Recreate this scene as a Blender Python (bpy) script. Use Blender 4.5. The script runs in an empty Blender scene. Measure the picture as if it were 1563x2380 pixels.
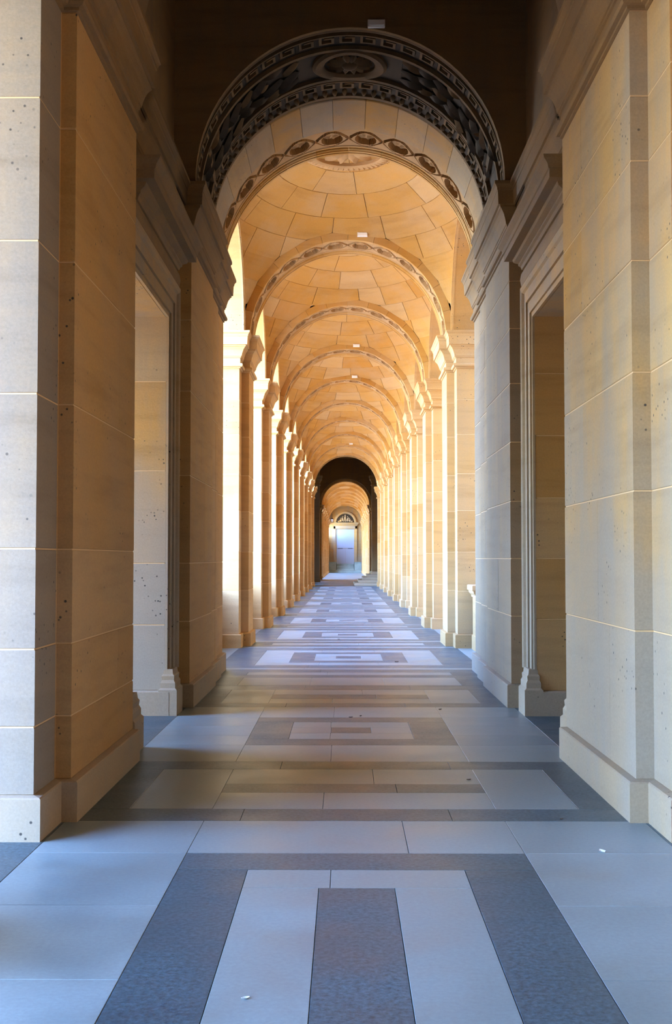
import bpy, math, random
from mathutils import Vector, Matrix, Euler

C = bpy.context.scene.collection
SC = bpy.context.scene
PI = math.pi
random.seed(7)

# ------------------------------------------------------------------ camera, sky, sun, exposure
F_PX, PW, PH = 2850.0, 1563.0, 2380.0
CXO = 0.058                                  # the camera stands this far left of the gallery's axis
cam_d = bpy.data.cameras.new('camera')
cam_d.sensor_fit = 'VERTICAL'
cam_d.sensor_height = 36.0
cam_d.lens = 36.0 * F_PX / PH
cam_d.clip_end = 500
cam = bpy.data.objects.new('camera', cam_d)
C.objects.link(cam)
cam.location = (-CXO, -0.07, 1.60)
pitch = math.atan((1298 - 1190) / F_PX)
yaw = math.atan((802 - 781.5) / F_PX)
cam.rotation_euler = Euler((PI / 2 + pitch, 0, yaw), 'XYZ')
SC.camera = cam

SC.view_settings.view_transform = 'Standard'
SC.view_settings.look = 'None'
SC.view_settings.gamma = 1.0
SC.view_settings.use_curve_mapping = False
SC.view_settings.exposure = 0.0

world = bpy.data.worlds.new('sky')
SC.world = world
world.use_nodes = True
wn = world.node_tree
for n in list(wn.nodes):
    wn.nodes.remove(n)
sky = wn.nodes.new('ShaderNodeTexSky')
sky.sky_type = 'NISHITA'
sky.sun_disc = False
sky.sun_elevation = math.radians(40)
sky.sun_rotation = math.radians(187)
sky.altitude = 50
sky.air_density = 1.4
sky.dust_density = 0.4
sky.ozone_density = 2.0
bg = wn.nodes.new('ShaderNodeBackground')
bg.inputs['Strength'].default_value = 5.6
wo = wn.nodes.new('ShaderNodeOutputWorld')
tone = wn.nodes.new('ShaderNodeMix')                 # a slightly deeper blue than the model's
tone.data_type = 'RGBA'
tone.blend_type = 'MULTIPLY'
tone.inputs[0].default_value = 1.0
tone.inputs[7].default_value = (0.74, 0.96, 1.42, 1)
wn.links.new(sky.outputs[0], tone.inputs[6])
wn.links.new(tone.outputs[2], bg.inputs[0])
wn.links.new(bg.outputs[0], wo.inputs[0])

sun_d = bpy.data.lights.new('sun', 'SUN')
sun_d.energy = 30.0
sun_d.angle = math.radians(0.6)
sun_d.color = (1.0, 0.80, 0.56)
sun = bpy.data.objects.new('sun', sun_d)
C.objects.link(sun)
sd = Vector((0.09, 0.80, -0.62)).normalized()      # travels down the gallery, from behind
sun.rotation_euler = sd.to_track_quat('-Z', 'Y').to_euler()
sun.location = (-6, -10, 20)

SC.cycles.use_denoising = True
SC.cycles.max_bounces = 14
SC.cycles.diffuse_bounces = 8
SC.cycles.glossy_bounces = 4
SC.cycles.sample_clamp_indirect = 12.0

# ------------------------------------------------------------------ materials
def new_mat(name):
    m = bpy.data.materials.new(name)
    m.use_nodes = True
    nt = m.node_tree
    b = nt.nodes['Principled BSDF']
    return m, nt, b

def N(nt, typ, **kw):
    n = nt.nodes.new(typ)
    for k, v in kw.items():
        setattr(n, k, v)
    return n

def mixc(nt, mode, fac, a, b):
    m = N(nt, 'ShaderNodeMix', data_type='RGBA', blend_type=mode)
    for sock, v in ((m.inputs[0], fac), (m.inputs[6], a), (m.inputs[7], b)):
        if hasattr(v, 'is_output'):
            nt.links.new(v, sock)
        elif isinstance(v, (int, float)):
            sock.default_value = v
        else:
            sock.default_value = (*v, 1)
    return m.outputs[2]

def ramp(nt, src, stops, interp='LINEAR'):
    r = N(nt, 'ShaderNodeValToRGB')
    r.color_ramp.interpolation = interp
    el = r.color_ramp.elements
    while len(el) < len(stops):
        el.new(0.5)
    for e, (p, c) in zip(el, stops):
        e.position = p
        e.color = (*c, 1) if not isinstance(c, (int, float)) else (c, c, c, 1)
    nt.links.new(src, r.inputs[0])
    return r.outputs[0]

def pos(nt, scale):
    g = N(nt, 'ShaderNodeNewGeometry')
    mp = N(nt, 'ShaderNodeMapping')
    mp.inputs['Scale'].default_value = scale
    nt.links.new(g.outputs['Position'], mp.inputs[0])
    return mp.outputs[0]

def noise(nt, vec, scale, detail=4, rough=0.55):
    n = N(nt, 'ShaderNodeTexNoise')
    n.inputs['Scale'].default_value = scale
    n.inputs['Detail'].default_value = detail
    n.inputs['Roughness'].default_value = rough
    nt.links.new(vec, n.inputs['Vector'])
    return n.outputs[0]

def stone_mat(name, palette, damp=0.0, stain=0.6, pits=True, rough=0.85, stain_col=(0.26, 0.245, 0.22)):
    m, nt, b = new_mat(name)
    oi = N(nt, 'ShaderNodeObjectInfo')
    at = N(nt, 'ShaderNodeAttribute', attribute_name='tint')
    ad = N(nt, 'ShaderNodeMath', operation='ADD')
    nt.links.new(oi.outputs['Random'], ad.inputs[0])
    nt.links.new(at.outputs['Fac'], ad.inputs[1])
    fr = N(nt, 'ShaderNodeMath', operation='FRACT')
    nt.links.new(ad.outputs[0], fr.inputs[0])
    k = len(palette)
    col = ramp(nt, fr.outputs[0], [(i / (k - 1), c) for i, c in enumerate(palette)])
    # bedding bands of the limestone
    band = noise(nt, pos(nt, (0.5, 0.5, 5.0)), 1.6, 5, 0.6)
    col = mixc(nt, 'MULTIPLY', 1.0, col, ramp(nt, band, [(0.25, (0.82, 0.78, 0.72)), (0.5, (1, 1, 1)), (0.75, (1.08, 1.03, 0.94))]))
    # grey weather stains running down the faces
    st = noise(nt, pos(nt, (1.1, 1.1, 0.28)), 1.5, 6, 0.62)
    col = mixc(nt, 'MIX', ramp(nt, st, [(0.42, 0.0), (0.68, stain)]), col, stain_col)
    # grey rising damp and street dust on the lower courses, ragged at its upper edge
    if damp:
        g = N(nt, 'ShaderNodeNewGeometry')
        sx = N(nt, 'ShaderNodeSeparateXYZ')
        nt.links.new(g.outputs['Position'], sx.inputs[0])
        ma = N(nt, 'ShaderNodeMath', operation='MULTIPLY_ADD')
        nt.links.new(noise(nt, pos(nt, (1, 1, 0.6)), 1.2, 4), ma.inputs[0])
        ma.inputs[1].default_value = -3.2
        nt.links.new(sx.outputs['Z'], ma.inputs[2])
        col = mixc(nt, 'MIX', ramp(nt, ma.outputs[0], [(0.0, damp), (1.0, 0.0)]), col, (0.34, 0.275, 0.205))
    # fine grain
    gr = noise(nt, pos(nt, (1, 1, 1)), 70, 3, 0.7)
    col = mixc(nt, 'MULTIPLY', 1.0, col, ramp(nt, gr, [(0.3, 0.89), (0.7, 1.07)]))
    if pits:
        v = N(nt, 'ShaderNodeTexVoronoi')
        v.inputs['Scale'].default_value = 16
        nt.links.new(pos(nt, (1, 1, 1)), v.inputs['Vector'])
        dots = ramp(nt, v.outputs['Distance'], [(0.10, 1.0), (0.17, 0.0)])
        msk = ramp(nt, noise(nt, pos(nt, (1, 1, 1)), 1.9, 2), [(0.54, 0.0), (0.62, 1.0)])
        dm = N(nt, 'ShaderNodeMath', operation='MULTIPLY')
        nt.links.new(dots, dm.inputs[0]); nt.links.new(msk, dm.inputs[1])
        col = mixc(nt, 'MIX', dm.outputs[0], col, (0.06, 0.05, 0.04))
    nt.links.new(col, b.inputs['Base Color'])
    b.inputs['Roughness'].default_value = rough
    b.inputs['Specular IOR Level'].default_value = 0.25
    bp = N(nt, 'ShaderNodeBump')
    bp.inputs['Strength'].default_value = 0.25
    bp.inputs['Distance'].default_value = 0.01
    nt.links.new(noise(nt, pos(nt, (1, 1, 1.6)), 22, 5, 0.65), bp.inputs['Height'])
    nt.links.new(bp.outputs[0], b.inputs['Normal'])
    return m

PAL = [(0.48, 0.265, 0.075), (0.42, 0.315, 0.19), (0.52, 0.29, 0.085), (0.46, 0.32, 0.17), (0.50, 0.265, 0.06), (0.38, 0.295, 0.20), (0.51, 0.285, 0.09)]
PALW = [(0.48, 0.26, 0.075), (0.54, 0.31, 0.11), (0.49, 0.27, 0.085), (0.55, 0.335, 0.14), (0.47, 0.245, 0.065), (0.52, 0.285, 0.095)]
M_STONE = stone_mat('limestone', PAL, damp=0.65)
M_DARKSTONE = stone_mat('dark_brown_limestone', [(0.26, 0.145, 0.05), (0.30, 0.175, 0.07), (0.23, 0.13, 0.048)], stain=0.5, pits=False, stain_col=(0.13, 0.105, 0.08))  # darker limestone for passage capitals, cornices, upper and cross walls
M_SKYLIT = stone_mat('skylit_grey_limestone', [(0.25, 0.19, 0.125), (0.29, 0.22, 0.15), (0.265, 0.195, 0.125), (0.31, 0.245, 0.175)], damp=0.3, stain_col=(0.19, 0.175, 0.16))                # weathered; also greyed to stand in for cool sky light
M_SHADED = stone_mat('shaded_grey_limestone', [(0.35, 0.215, 0.095), (0.30, 0.20, 0.11), (0.38, 0.24, 0.11), (0.33, 0.21, 0.10)], damp=0.3, stain_col=(0.22, 0.18, 0.13))  # darkened copy: shade on the far right pier put into its colour
M_WARM = stone_mat('clean_warm_limestone', PALW, stain=0.18, damp=0.15)  # cleaner gallery stone; on some passage blocks its orange paints bounce light
PALV = [(0.47, 0.235, 0.045), (0.52, 0.295, 0.085), (0.45, 0.21, 0.03), (0.53, 0.335, 0.14), (0.48, 0.245, 0.05), (0.50, 0.275, 0.075)]
M_VAULT = stone_mat('vault_limestone', PALV, stain=0.25, pits=False, stain_col=(0.46, 0.36, 0.25))
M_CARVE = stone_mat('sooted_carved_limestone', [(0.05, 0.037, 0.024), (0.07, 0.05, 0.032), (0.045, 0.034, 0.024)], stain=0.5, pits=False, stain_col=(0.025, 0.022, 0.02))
M_FILLET = stone_mat('carved_limestone', [(0.17, 0.10, 0.045), (0.21, 0.13, 0.06), (0.15, 0.095, 0.045)], stain=0.6, pits=False, stain_col=(0.05, 0.04, 0.03))
M_GUILL = stone_mat('guilloche_limestone', [(0.45, 0.265, 0.11), (0.50, 0.31, 0.14)], stain=0.3, pits=False, stain_col=(0.22, 0.15, 0.09))

def plain(name, col, rough=0.8, metal=0.0, emit=None):
    m, nt, b = new_mat(name)
    b.inputs['Base Color'].default_value = (*col, 1)
    b.inputs['Roughness'].default_value = rough
    b.inputs['Metallic'].default_value = metal
    return m
M_MORTAR = plain('pale_mortar', (0.66, 0.43, 0.21))
M_GROUT = plain('floor_grout', (0.10, 0.10, 0.10))
M_HOLE = plain('rosette_recess', (0.05, 0.035, 0.025))

def floor_mat(name, ca, cb, speck, rough):
    m, nt, b = new_mat(name)
    oi = N(nt, 'ShaderNodeObjectInfo')
    col = ramp(nt, oi.outputs['Random'], [(0, ca), (1, cb)])
    big = noise(nt, pos(nt, (1, 1, 1)), 1.7, 6, 0.62)
    col = mixc(nt, 'MULTIPLY', 1.0, col, ramp(nt, big, [(0.3, (0.80, 0.79, 0.78)), (0.62, (1.06, 1.04, 1.02))]))
    stn = noise(nt, pos(nt, (1, 1, 1)), 0.9, 5, 0.7)
    col = mixc(nt, 'MULTIPLY', ramp(nt, stn, [(0.54, 0.0), (0.75, 0.7)]), col, (0.98, 0.80, 0.66))
    gr = noise(nt, pos(nt, (1, 1, 1)), 42, 3, 0.75)
    lo, hi = speck
    col = mixc(nt, 'MULTIPLY', 1.0, col, ramp(nt, gr, [(0.33, lo), (0.68, hi)]))
    nt.links.new(col, b.inputs['Base Color'])
    rn = ramp(nt, big, [(0.3, rough - 0.06), (0.7, rough + 0.10)])
    nt.links.new(rn, b.inputs['Roughness'])
    b.inputs['Specular IOR Level'].default_value = 0.35
    bp = N(nt, 'ShaderNodeBump')
    bp.inputs['Strength'].default_value = 0.08
    bp.inputs['Distance'].default_value = 0.004
    nt.links.new(noise(nt, pos(nt, (1, 1, 1)), 9, 4, 0.6), bp.inputs['Height'])
    nt.links.new(bp.outputs[0], b.inputs['Normal'])
    return m
M_LIGHT = floor_mat('pale_marble_paving', (0.198, 0.245, 0.243), (0.232, 0.28, 0.275), (0.90, 1.08), 0.34)
M_DARK = floor_mat('grey_granite_paving', (0.048, 0.086, 0.104), (0.059, 0.102, 0.122), (0.45, 1.5), 0.36)
M_PLAZA = plain('pale_gravel', (0.52, 0.37, 0.22), 0.95)
M_DOOR = plain('pale_painted_door', (0.36, 0.37, 0.42), 0.5)
M_IRON = plain('dark_iron', (0.02, 0.02, 0.02), 0.5, 0.6)
M_WHITE = plain('white_plastic', (0.82, 0.78, 0.70), 0.5)
M_OPAL = plain('opal_lens', (0.88, 0.86, 0.80), 0.3)
M_LEAF = plain('dry_leaf', (0.07, 0.05, 0.035), 0.8)
M_PAPER = plain('white_scrap', (0.70, 0.72, 0.74), 0.7)
mg, ntg, bgl = new_mat('lantern_glass')
bgl.inputs['Base Color'].default_value = (0.9, 0.92, 0.95, 1)
bgl.inputs['Roughness'].default_value = 0.15
bgl.inputs['Transmission Weight'].default_value = 0.5
M_GLASS = mg

# ------------------------------------------------------------------ mesh helpers
def mesh(name, verts, faces, mat, smooth=None):
    me = bpy.data.meshes.new(name)
    me.from_pydata([tuple(v) for v in verts], [], faces)
    me.materials.append(mat)
    if smooth is not None:
        for p in me.polygons:
            p.use_smooth = True
        me.update()
        me.set_sharp_from_angle(angle=math.radians(smooth))
    me.update()
    return me

def add(name, me, parent=None, loc=(0, 0, 0), rot=(0, 0, 0), scale=None):
    o = bpy.data.objects.new(name, me)
    C.objects.link(o)
    o.location = loc
    o.rotation_euler = rot
    if scale:
        o.scale = scale
    if parent is not None:
        o.parent = parent
    return o

def thing(name, label, cat, loc=(0, 0, 0), group=None):
    o = bpy.data.objects.new(name, None)
    o.empty_display_size = 0.3
    C.objects.link(o)
    o.location = loc
    o['label'] = label
    o['category'] = cat
    if group:
        o['group'] = group
    return o

def tag(o, label, cat, group=None):
    o['label'] = label
    o['category'] = cat
    if group:
        o['group'] = group
    return o

def structure(name, me=None, parent=None, loc=(0, 0, 0)):
    o = bpy.data.objects.new(name, me)
    C.objects.link(o)
    o.location = loc
    o['kind'] = 'structure'
    if parent is not None:
        o.parent = parent
    return o

class MB:
    def __init__(s):
        s.v, s.f = [], []
    def extend(s, verts, faces):
        o = len(s.v)
        s.v += [tuple(p) for p in verts]
        s.f += [tuple(i + o for i in f) for f in faces]
    def box(s, x0, x1, y0, y1, z0, z1):
        v = [(x0, y0, z0), (x1, y0, z0), (x1, y1, z0), (x0, y1, z0), (x0, y0, z1), (x1, y0, z1), (x1, y1, z1), (x0, y1, z1)]
        s.extend(v, [(0, 3, 2, 1), (4, 5, 6, 7), (0, 1, 5, 4), (1, 2, 6, 5), (2, 3, 7, 6), (3, 0, 4, 7)])
    def cbox(s, x0, x1, y0, y1, z0, z1, c):
        poly = [(x0, y0), (x1, y0), (x1, y1), (x0, y1)]
        s.extend(*loft(poly, [(-c, z0), (0, z0 + c), (0, z1 - c), (-c, z1)]))
    def build(s, name, mat, smooth=None):
        return mesh(name, s.v, s.f, mat, smooth)

def area(poly):
    return 0.5 * sum(poly[i][0] * poly[(i + 1) % len(poly)][1] - poly[(i + 1) % len(poly)][0] * poly[i][1] for i in range(len(poly)))

def offset(poly, d):
    """mitred offset of a counter-clockwise polygon, outward for d > 0"""
    n = len(poly)
    out = []
    for i in range(n):
        p0, p1, p2 = poly[i - 1], poly[i], poly[(i + 1) % n]
        e1 = Vector((p1[0] - p0[0], p1[1] - p0[1])).normalized()
        e2 = Vector((p2[0] - p1[0], p2[1] - p1[1])).normalized()
        n1, n2 = Vector((e1.y, -e1.x)), Vector((e2.y, -e2.x))
        k = 1.0 + n1.dot(n2)
        m = (n1 + n2) / max(k, 0.2)
        out.append((p1[0] + m.x * d, p1[1] + m.y * d))
    return out

def loft(poly, prof):
    """prof: (offset, z) from the bottom up; closed solid"""
    if area(poly) < 0:
        poly = poly[::-1]
    n = len(poly)
    v, f = [], []
    for d, z in prof:
        v += [(x, y, z) for x, y in offset(poly, d)]
    for r in range(len(prof) - 1):
        for i in range(n):
            j = (i + 1) % n
            f.append((r * n + i, r * n + j, (r + 1) * n + j, (r + 1) * n + i))
    f.append(tuple(range(n - 1, -1, -1)))
    t = (len(prof) - 1) * n
    f.append(tuple(range(t, t + n)))
    return v, f

def clip(poly, axis, val, keep_less):
    out = []
    n = len(poly)
    for i in range(n):
        a, b = poly[i], poly[(i + 1) % n]
        ia = (a[axis] <= val) if keep_less else (a[axis] >= val)
        ib = (b[axis] <= val) if keep_less else (b[axis] >= val)
        if ia:
            out.append(a)
        if ia != ib:
            t = (val - a[axis]) / (b[axis] - a[axis])
            out.append((a[0] + t * (b[0] - a[0]), a[1] + t * (b[1] - a[1])))
    res = []
    for p in out:
        if not res or abs(p[0] - res[-1][0]) + abs(p[1] - res[-1][1]) > 1e-6:
            res.append(p)
    if len(res) > 1 and abs(res[0][0] - res[-1][0]) + abs(res[0][1] - res[-1][1]) < 1e-6:
        res.pop()
    return res

# ------------------------------------------------------------------ dimensions
ZS = 5.68                   # top of the capitals, springing of the arches
PER, Y0 = 5.90, 22.95       # pilaster rhythm of the gallery: centre of pilaster n is Y0 + n*PER
PW2, PR2 = 0.55, 1.05       # half depth of pilaster and of pier
XP, XW, XO = 1.82, 1.958, 2.90
RA = 1.81
ZTOP = 9.2
JG, JC = 0.0045, 0.004      # joint half gap and chamfer of the stones

def block_mesh(poly, z0, z1, proud=0.0):
    v, f = loft(poly, [(proud - JC, z0 + JG), (proud, z0 + JG + JC), (proud, z1 - JG - JC), (proud - JC, z1 - JG)])
    return v, f

CAP = [(0.0, -0.66), (0.018, -0.655), (0.018, -0.635), (0.05, -0.63), (0.062, -0.61), (0.062, -0.59), (0.05, -0.57), (0.015, -0.565),
       (0.015, -0.47), (0.030, -0.465), (0.030, -0.445), (0.042, -0.44), (0.050, -0.40), (0.075, -0.33), (0.105, -0.285), (0.125, -0.27),
       (0.125, -0.25), (0.150, -0.245), (0.158, -0.10), (0.166, -0.095), (0.170, -0.07), (0.185, -0.045), (0.198, -0.035), (0.198, 0.0)]
PLH = 0.25
PLINTH = [(0.045, 0.0), (0.045, PLH - 0.02), (0.040, PLH - 0.012), (0.0, PLH)]

def mirror(poly):
    return [(-x, y) for x, y in poly][::-1]

# ------------------------------------------------------------------ floor
floor_base = MB()
floor_base.box(-3.2, 3.2, -5.0, 142.0, -0.30, -0.012)
floor = structure('floor', floor_base.build('floor_bed', M_GROUT))
slab_cache = {}
def slab(x0, x1, y0, y1, mat, joint=0.0014):
    """one paving stone: flush with the others, with a fine joint round it"""
    w, d = round(x1 - x0, 4), round(y1 - y0, 4)
    key = (w, d, mat.name)
    if key not in slab_cache:
        b = MB()
        c = 0.0015
        j = joint
        b.extend(*loft([(-w / 2 + j, -d / 2 + j), (w / 2 - j, -d / 2 + j), (w / 2 - j, d / 2 - j), (-w / 2 + j, d / 2 - j)],
                       [(0, -0.03), (0, -c), (-c, 0)]))
        slab_cache[key] = b.build('paving_slab', mat)
    return add('paving_slab', slab_cache[key], floor, ((x0 + x1) / 2, (y0 + y1) / 2, 0))

def frame(xo, yo, xi, yi, yc, mat, cuts_x=(), cuts_y=()):
    """a rectangular band of slabs, outer half sizes xo,yo and inner xi,yi; cuts split the long runs"""
    for sgn in (-1, 1):
        xs = [-xo] + sorted(cuts_x) + [xo]
        for a, b in zip(xs, xs[1:]):
            ya, yb = (yc - yo, yc - yi) if sgn < 0 else (yc + yi, yc + yo)
            slab(a, b, ya, yb, mat)
        ys = [-yi] + sorted(cuts_y) + [yi]
        for a, b in zip(ys, ys[1:]):
            xa, xb = (-xo, -xi) if sgn < 0 else (xi, xo)
            slab(xa, xb, yc + a, yc + b, mat)

def bar(xh, y0, y1, mat, cuts=()):
    xs = [-xh] + sorted(cuts) + [xh]
    for a, b in zip(xs, xs[1:]):
        slab(a, b, y0, y1, mat)

def field_bay(yc, half):
    """pale field with a dark square frame, a pale square and a dark block in it (the pavilion bays)"""
    frame(1.765, half, 0.919, 0.919, yc, M_LIGHT, cuts_x=(-0.919, -0.17 if yc > 8 else 0.19, 0.919), cuts_y=(-0.34, 0.28))
    frame(0.919, 0.919, 0.558, 0.558, yc, M_DARK)
    frame(0.558, 0.558, 0.185, 0.185, yc, M_LIGHT, cuts_x=(-0.19,))
    slab(-0.185, 0.185, yc - 0.185, yc + 0.185, M_DARK)
    for s in (-1, 1):                                   # threshold slabs in the side openings
        for y_a, y_b in ((yc - half, yc), (yc, yc + half)):
            slab(*sorted((s * 1.765, s * 3.2)), y_a, y_b, M_DARK)

def strip(y0, y1, a0, a1, b0, b1, xl, xb):
    """dark band across the gallery between two piers, with a pale panel and a dark bar in it"""
    bar(1.95, y0, a0, M_DARK, (-0.7, 0.6))
    bar(1.95, a1, y1, M_DARK, (-0.55, 0.75))
    for s in (-1, 1):
        slab(*sorted((s * xl, s * 1.95)), a0, a1, M_DARK)
        slab(*sorted((s * xb, s * xl)), a0, a1, M_LIGHT)
    bar(xb, a0, b0, M_LIGHT, (-0.2,))
    bar(xb, b0, b1, M_DARK, (0.3,))
    bar(xb, b1, a1, M_LIGHT, (0.15,))

# the bay the camera stands in: a long panel of the same pattern running towards the lens
YL, HL = 3.10, 4.375
frame(1.765, HL, 0.919, HL - 0.818, YL, M_LIGHT, cuts_x=(-0.919, 0.29, 0.919), cuts_y=(-2.4, -1.1, 0.1, 1.55, 2.55))
frame(0.919, HL - 0.818, 0.558, HL - 1.177, YL, M_DARK, cuts_y=(-1.4, 0.2))
frame(0.558, HL - 1.177, 0.185, HL - 1.522, YL, M_LIGHT, cuts_x=(-0.13,), cuts_y=(-1.0, 0.6))
slab(-0.185, 0.185, YL - HL + 1.522, YL, M_DARK); slab(-0.185, 0.185, YL, YL + HL - 1.522, M_DARK)
for s in (-1, 1):
    for y_a, y_b in ((-1.275, 1.0), (1.0, 3.1), (3.1, 5.2), (5.2, 7.475)):
        slab(*sorted((s * 1.765, s * 3.2)), y_a, y_b, M_DARK)
bar(3.2, -5.0, -1.275, M_LIGHT)
strip(7.475, 9.66, 7.835, 9.306, 8.38, 8.70, 1.436, 0.906)
field_bay(11.43, 1.77)
strip(13.20, 15.42, 13.56, 14.95, 14.0, 14.42, 1.436, 0.906)
# from the dark passage into the bright gallery
bar(1.416, 15.48, 16.48, M_LIGHT, (-0.5, 0.45))
bar(1.95, 15.42, 15.48, M_DARK); bar(1.95, 16.48, 16.85, M_DARK, (0.2,))
for s in (-1, 1):
    slab(*sorted((s * 1.416, s * 1.95)), 15.48, 16.48, M_DARK)
    slab(*sorted((s * 1.416, s * 1.95)), 16.85, 17.23, M_DARK)
bar(1.416, 16.85, 17.23, M_LIGHT, (-0.3,))
bar(1.95, 17.23, 17.68, M_DARK, (-0.4,))

def bright_bay(yc, last=False):
    y_a, y_b = yc - 2.19, yc + 2.19
    bar(1.95, y_a, y_a + 0.25, M_LIGHT, (-0.65, 0.65))
    ym = (y_a + 0.25 + yc + 2.15) / 2
    frame(1.95, (yc + 2.15 - y_a - 0.25) / 2, 1.416, 1.485, yc + 0.0, M_DARK, cuts_x=(-0.5, 0.5)) if False else None
    bar(1.95, y_a + 0.25, yc - 1.485, M_DARK, (-0.6, 0.6))
    bar(1.95, yc + 1.485, yc + 2.15, M_DARK, (-0.6, 0.6))
    for s in (-1, 1):
        for a, b in ((yc - 1.485, yc), (yc, yc + 1.485)):
            slab(*sorted((s * 1.416, s * 1.95)), a, b, M_DARK)
    frame(1.416, 1.485, 0.917, 1.03, yc, M_LIGHT, cuts_x=(-0.45, 0.45))
    frame(0.917, 1.03, 0.54, 0.66, yc, M_DARK)
    frame(0.54, 0.66, 0.20, 0.265, yc, M_LIGHT)
    slab(-0.20, 0.20, yc - 0.265, yc + 0.265, M_DARK)
    bar(1.95, yc + 2.15, yc + 2.34, M_LIGHT, (0.0,))
    for s in (-1, 1):
        for a, b in ((y_a, yc), (yc, yc + 2.34)):
            slab(*sorted((s * 1.95, s * 3.2)), a, b, M_LIGHT)
    if not last:                                        # the narrow bands between the pilasters
        p = yc + 3.07
        bar(1.95, yc + 2.34, p - 0.21, M_DARK, (-0.3,))
        bar(1.416, p - 0.21, p + 0.21, M_LIGHT, (0.2,))
        for s in (-1, 1):
            slab(*sorted((s * 1.416, s * 1.95)), p - 0.21, p + 0.21, M_DARK)
        bar(1.95, p + 0.21, yc + PER - 2.19, M_DARK, (0.4,))
for k in range(9):
    bright_bay(19.87 + k * PER, k == 8)
# the far passage and the far gallery, too far away to tell the stones apart singly: whole bands
yy = 69.42
while yy < 92.0:
    bar(3.2, yy, yy + 1.1, M_LIGHT); bar(3.2, yy + 1.1, yy + 2.3, M_DARK)
    yy += 2.3
while yy < 137.0:
    bar(3.2, yy, yy + 2.9, M_LIGHT); bar(3.2, yy + 2.9, yy + 5.9, M_DARK)
    yy += 5.9

# ------------------------------------------------------------------ piers of the bright galleries
PIER_POLY = [(XP, -PW2), (XW, -PW2), (XW, -PR2), (XO, -PR2), (XO, PR2), (XW, PR2), (XW, PW2), (XP, PW2)]
XR = 2.36                                              # the pier's own origin
COURSES = [PLH, 1.02, 1.72, 2.46, 3.12, 3.83, 4.46, ZS - 0.66]
pier_mesh = {}
for side in (-1, 1):
    poly = [(x - XR, y) for x, y in PIER_POLY]
    if side < 0:
        poly = mirror(poly)
    ms = {}
    ms['plinth'] = mesh('plinth', *loft(poly, PLINTH), M_WARM)
    ms['capital'] = mesh('capital', *loft(poly, [(d, ZS + z) for d, z in CAP]), M_WARM)
    ms['mortar'] = mesh('mortar', *loft(poly, [(-0.005, PLH - 0.01), (-0.005, ZS - 0.6)]), M_MORTAR)
    for k in range(len(COURSES) - 1):
        ms[k] = mesh('stone_block', *block_mesh(poly, COURSES[k], COURSES[k + 1], random.uniform(-0.002, 0.002)), M_WARM)
    pier_mesh[side] = ms

ORD = ['first', 'second', 'third', 'fourth', 'fifth', 'sixth', 'seventh', 'eighth', 'ninth', 'tenth']
SIDE = {-1: 'left', 1: 'right'}
def pier(n, side, label, group):
    t = thing('pier', label, 'pier', (side * XR, Y0 + n * PER, 0), group)
    ms = pier_mesh[side]
    add('plinth', ms['plinth'], t)
    add('mortar', ms['mortar'], t)
    for k in range(len(COURSES) - 1):
        add('stone_block', ms[k], t)
    add('capital', ms['capital'], t)
    return t
for n in range(0, 9):
    for side in (-1, 1):
        look = 'with glaring white front face' if side < 0 else 'with tan front and white edges'
        pier(n, side, f'limestone pier on the {SIDE[side]}, {ORD[n]} beyond the dark passage, {look}', 'piers of the bright gallery')
for n in range(12, 20):
    for side in (-1, 1):
        pier(n, side, f'small distant pier on the {SIDE[side]}, {ORD[n - 12]} past the far black arch', 'piers of the far gallery')

# ------------------------------------------------------------------ transverse arches with their guilloche
def sweep_arc(prof, a0, a1, seg):
    """prof: closed loop of (y, r); swept about the y axis; angle 0 is the crown"""
    n = len(prof)
    v, f = [], []
    for k in range(seg + 1):
        a = a0 + (a1 - a0) * k / seg
        for y, r in prof:
            v.append((r * math.sin(a), y, r * math.cos(a)))
    for k in range(seg):
        for i in range(n):
            j = (i + 1) % n
            f.append((k * n + i, (k + 1) * n + i, (k + 1) * n + j, k * n + j))
    f.append(tuple(range(n)))
    f.append(tuple(range(seg * n + n - 1, seg * n - 1, -1)))
    return v, f

NV = 12
DA = PI / NV
GA, GB = -0.45, 0.23          # the guilloche band on the soffit
RO = XW - 0.004
ARCH_PROF = [(-PW2, RO), (-PW2, RA), (GA, RA), (GA, RA + 0.10), (GB, RA + 0.10), (GB, RA + 0.004), (GB + 0.035, RA + 0.004), (GB + 0.035, RA + 0.03),
             (GB + 0.06, RA + 0.03), (GB + 0.075, RA), (GB + 0.11, RA - 0.014), (GB + 0.145, RA), (GB + 0.16, RA + 0.026), (GB + 0.185, RA + 0.026),
             (GB + 0.185, RA), (GB + 0.24, RA), (GB + 0.24, RA + 0.022), (GB + 0.26, RA + 0.022), (GB + 0.26, RA - 0.004), (PW2, RA - 0.004), (PW2, RO)]
ME_VOUSS = mesh('voussoir', *sweep_arc(ARCH_PROF, -DA / 2 + 0.0012, DA / 2 - 0.0012, 5), M_VAULT)

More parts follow.
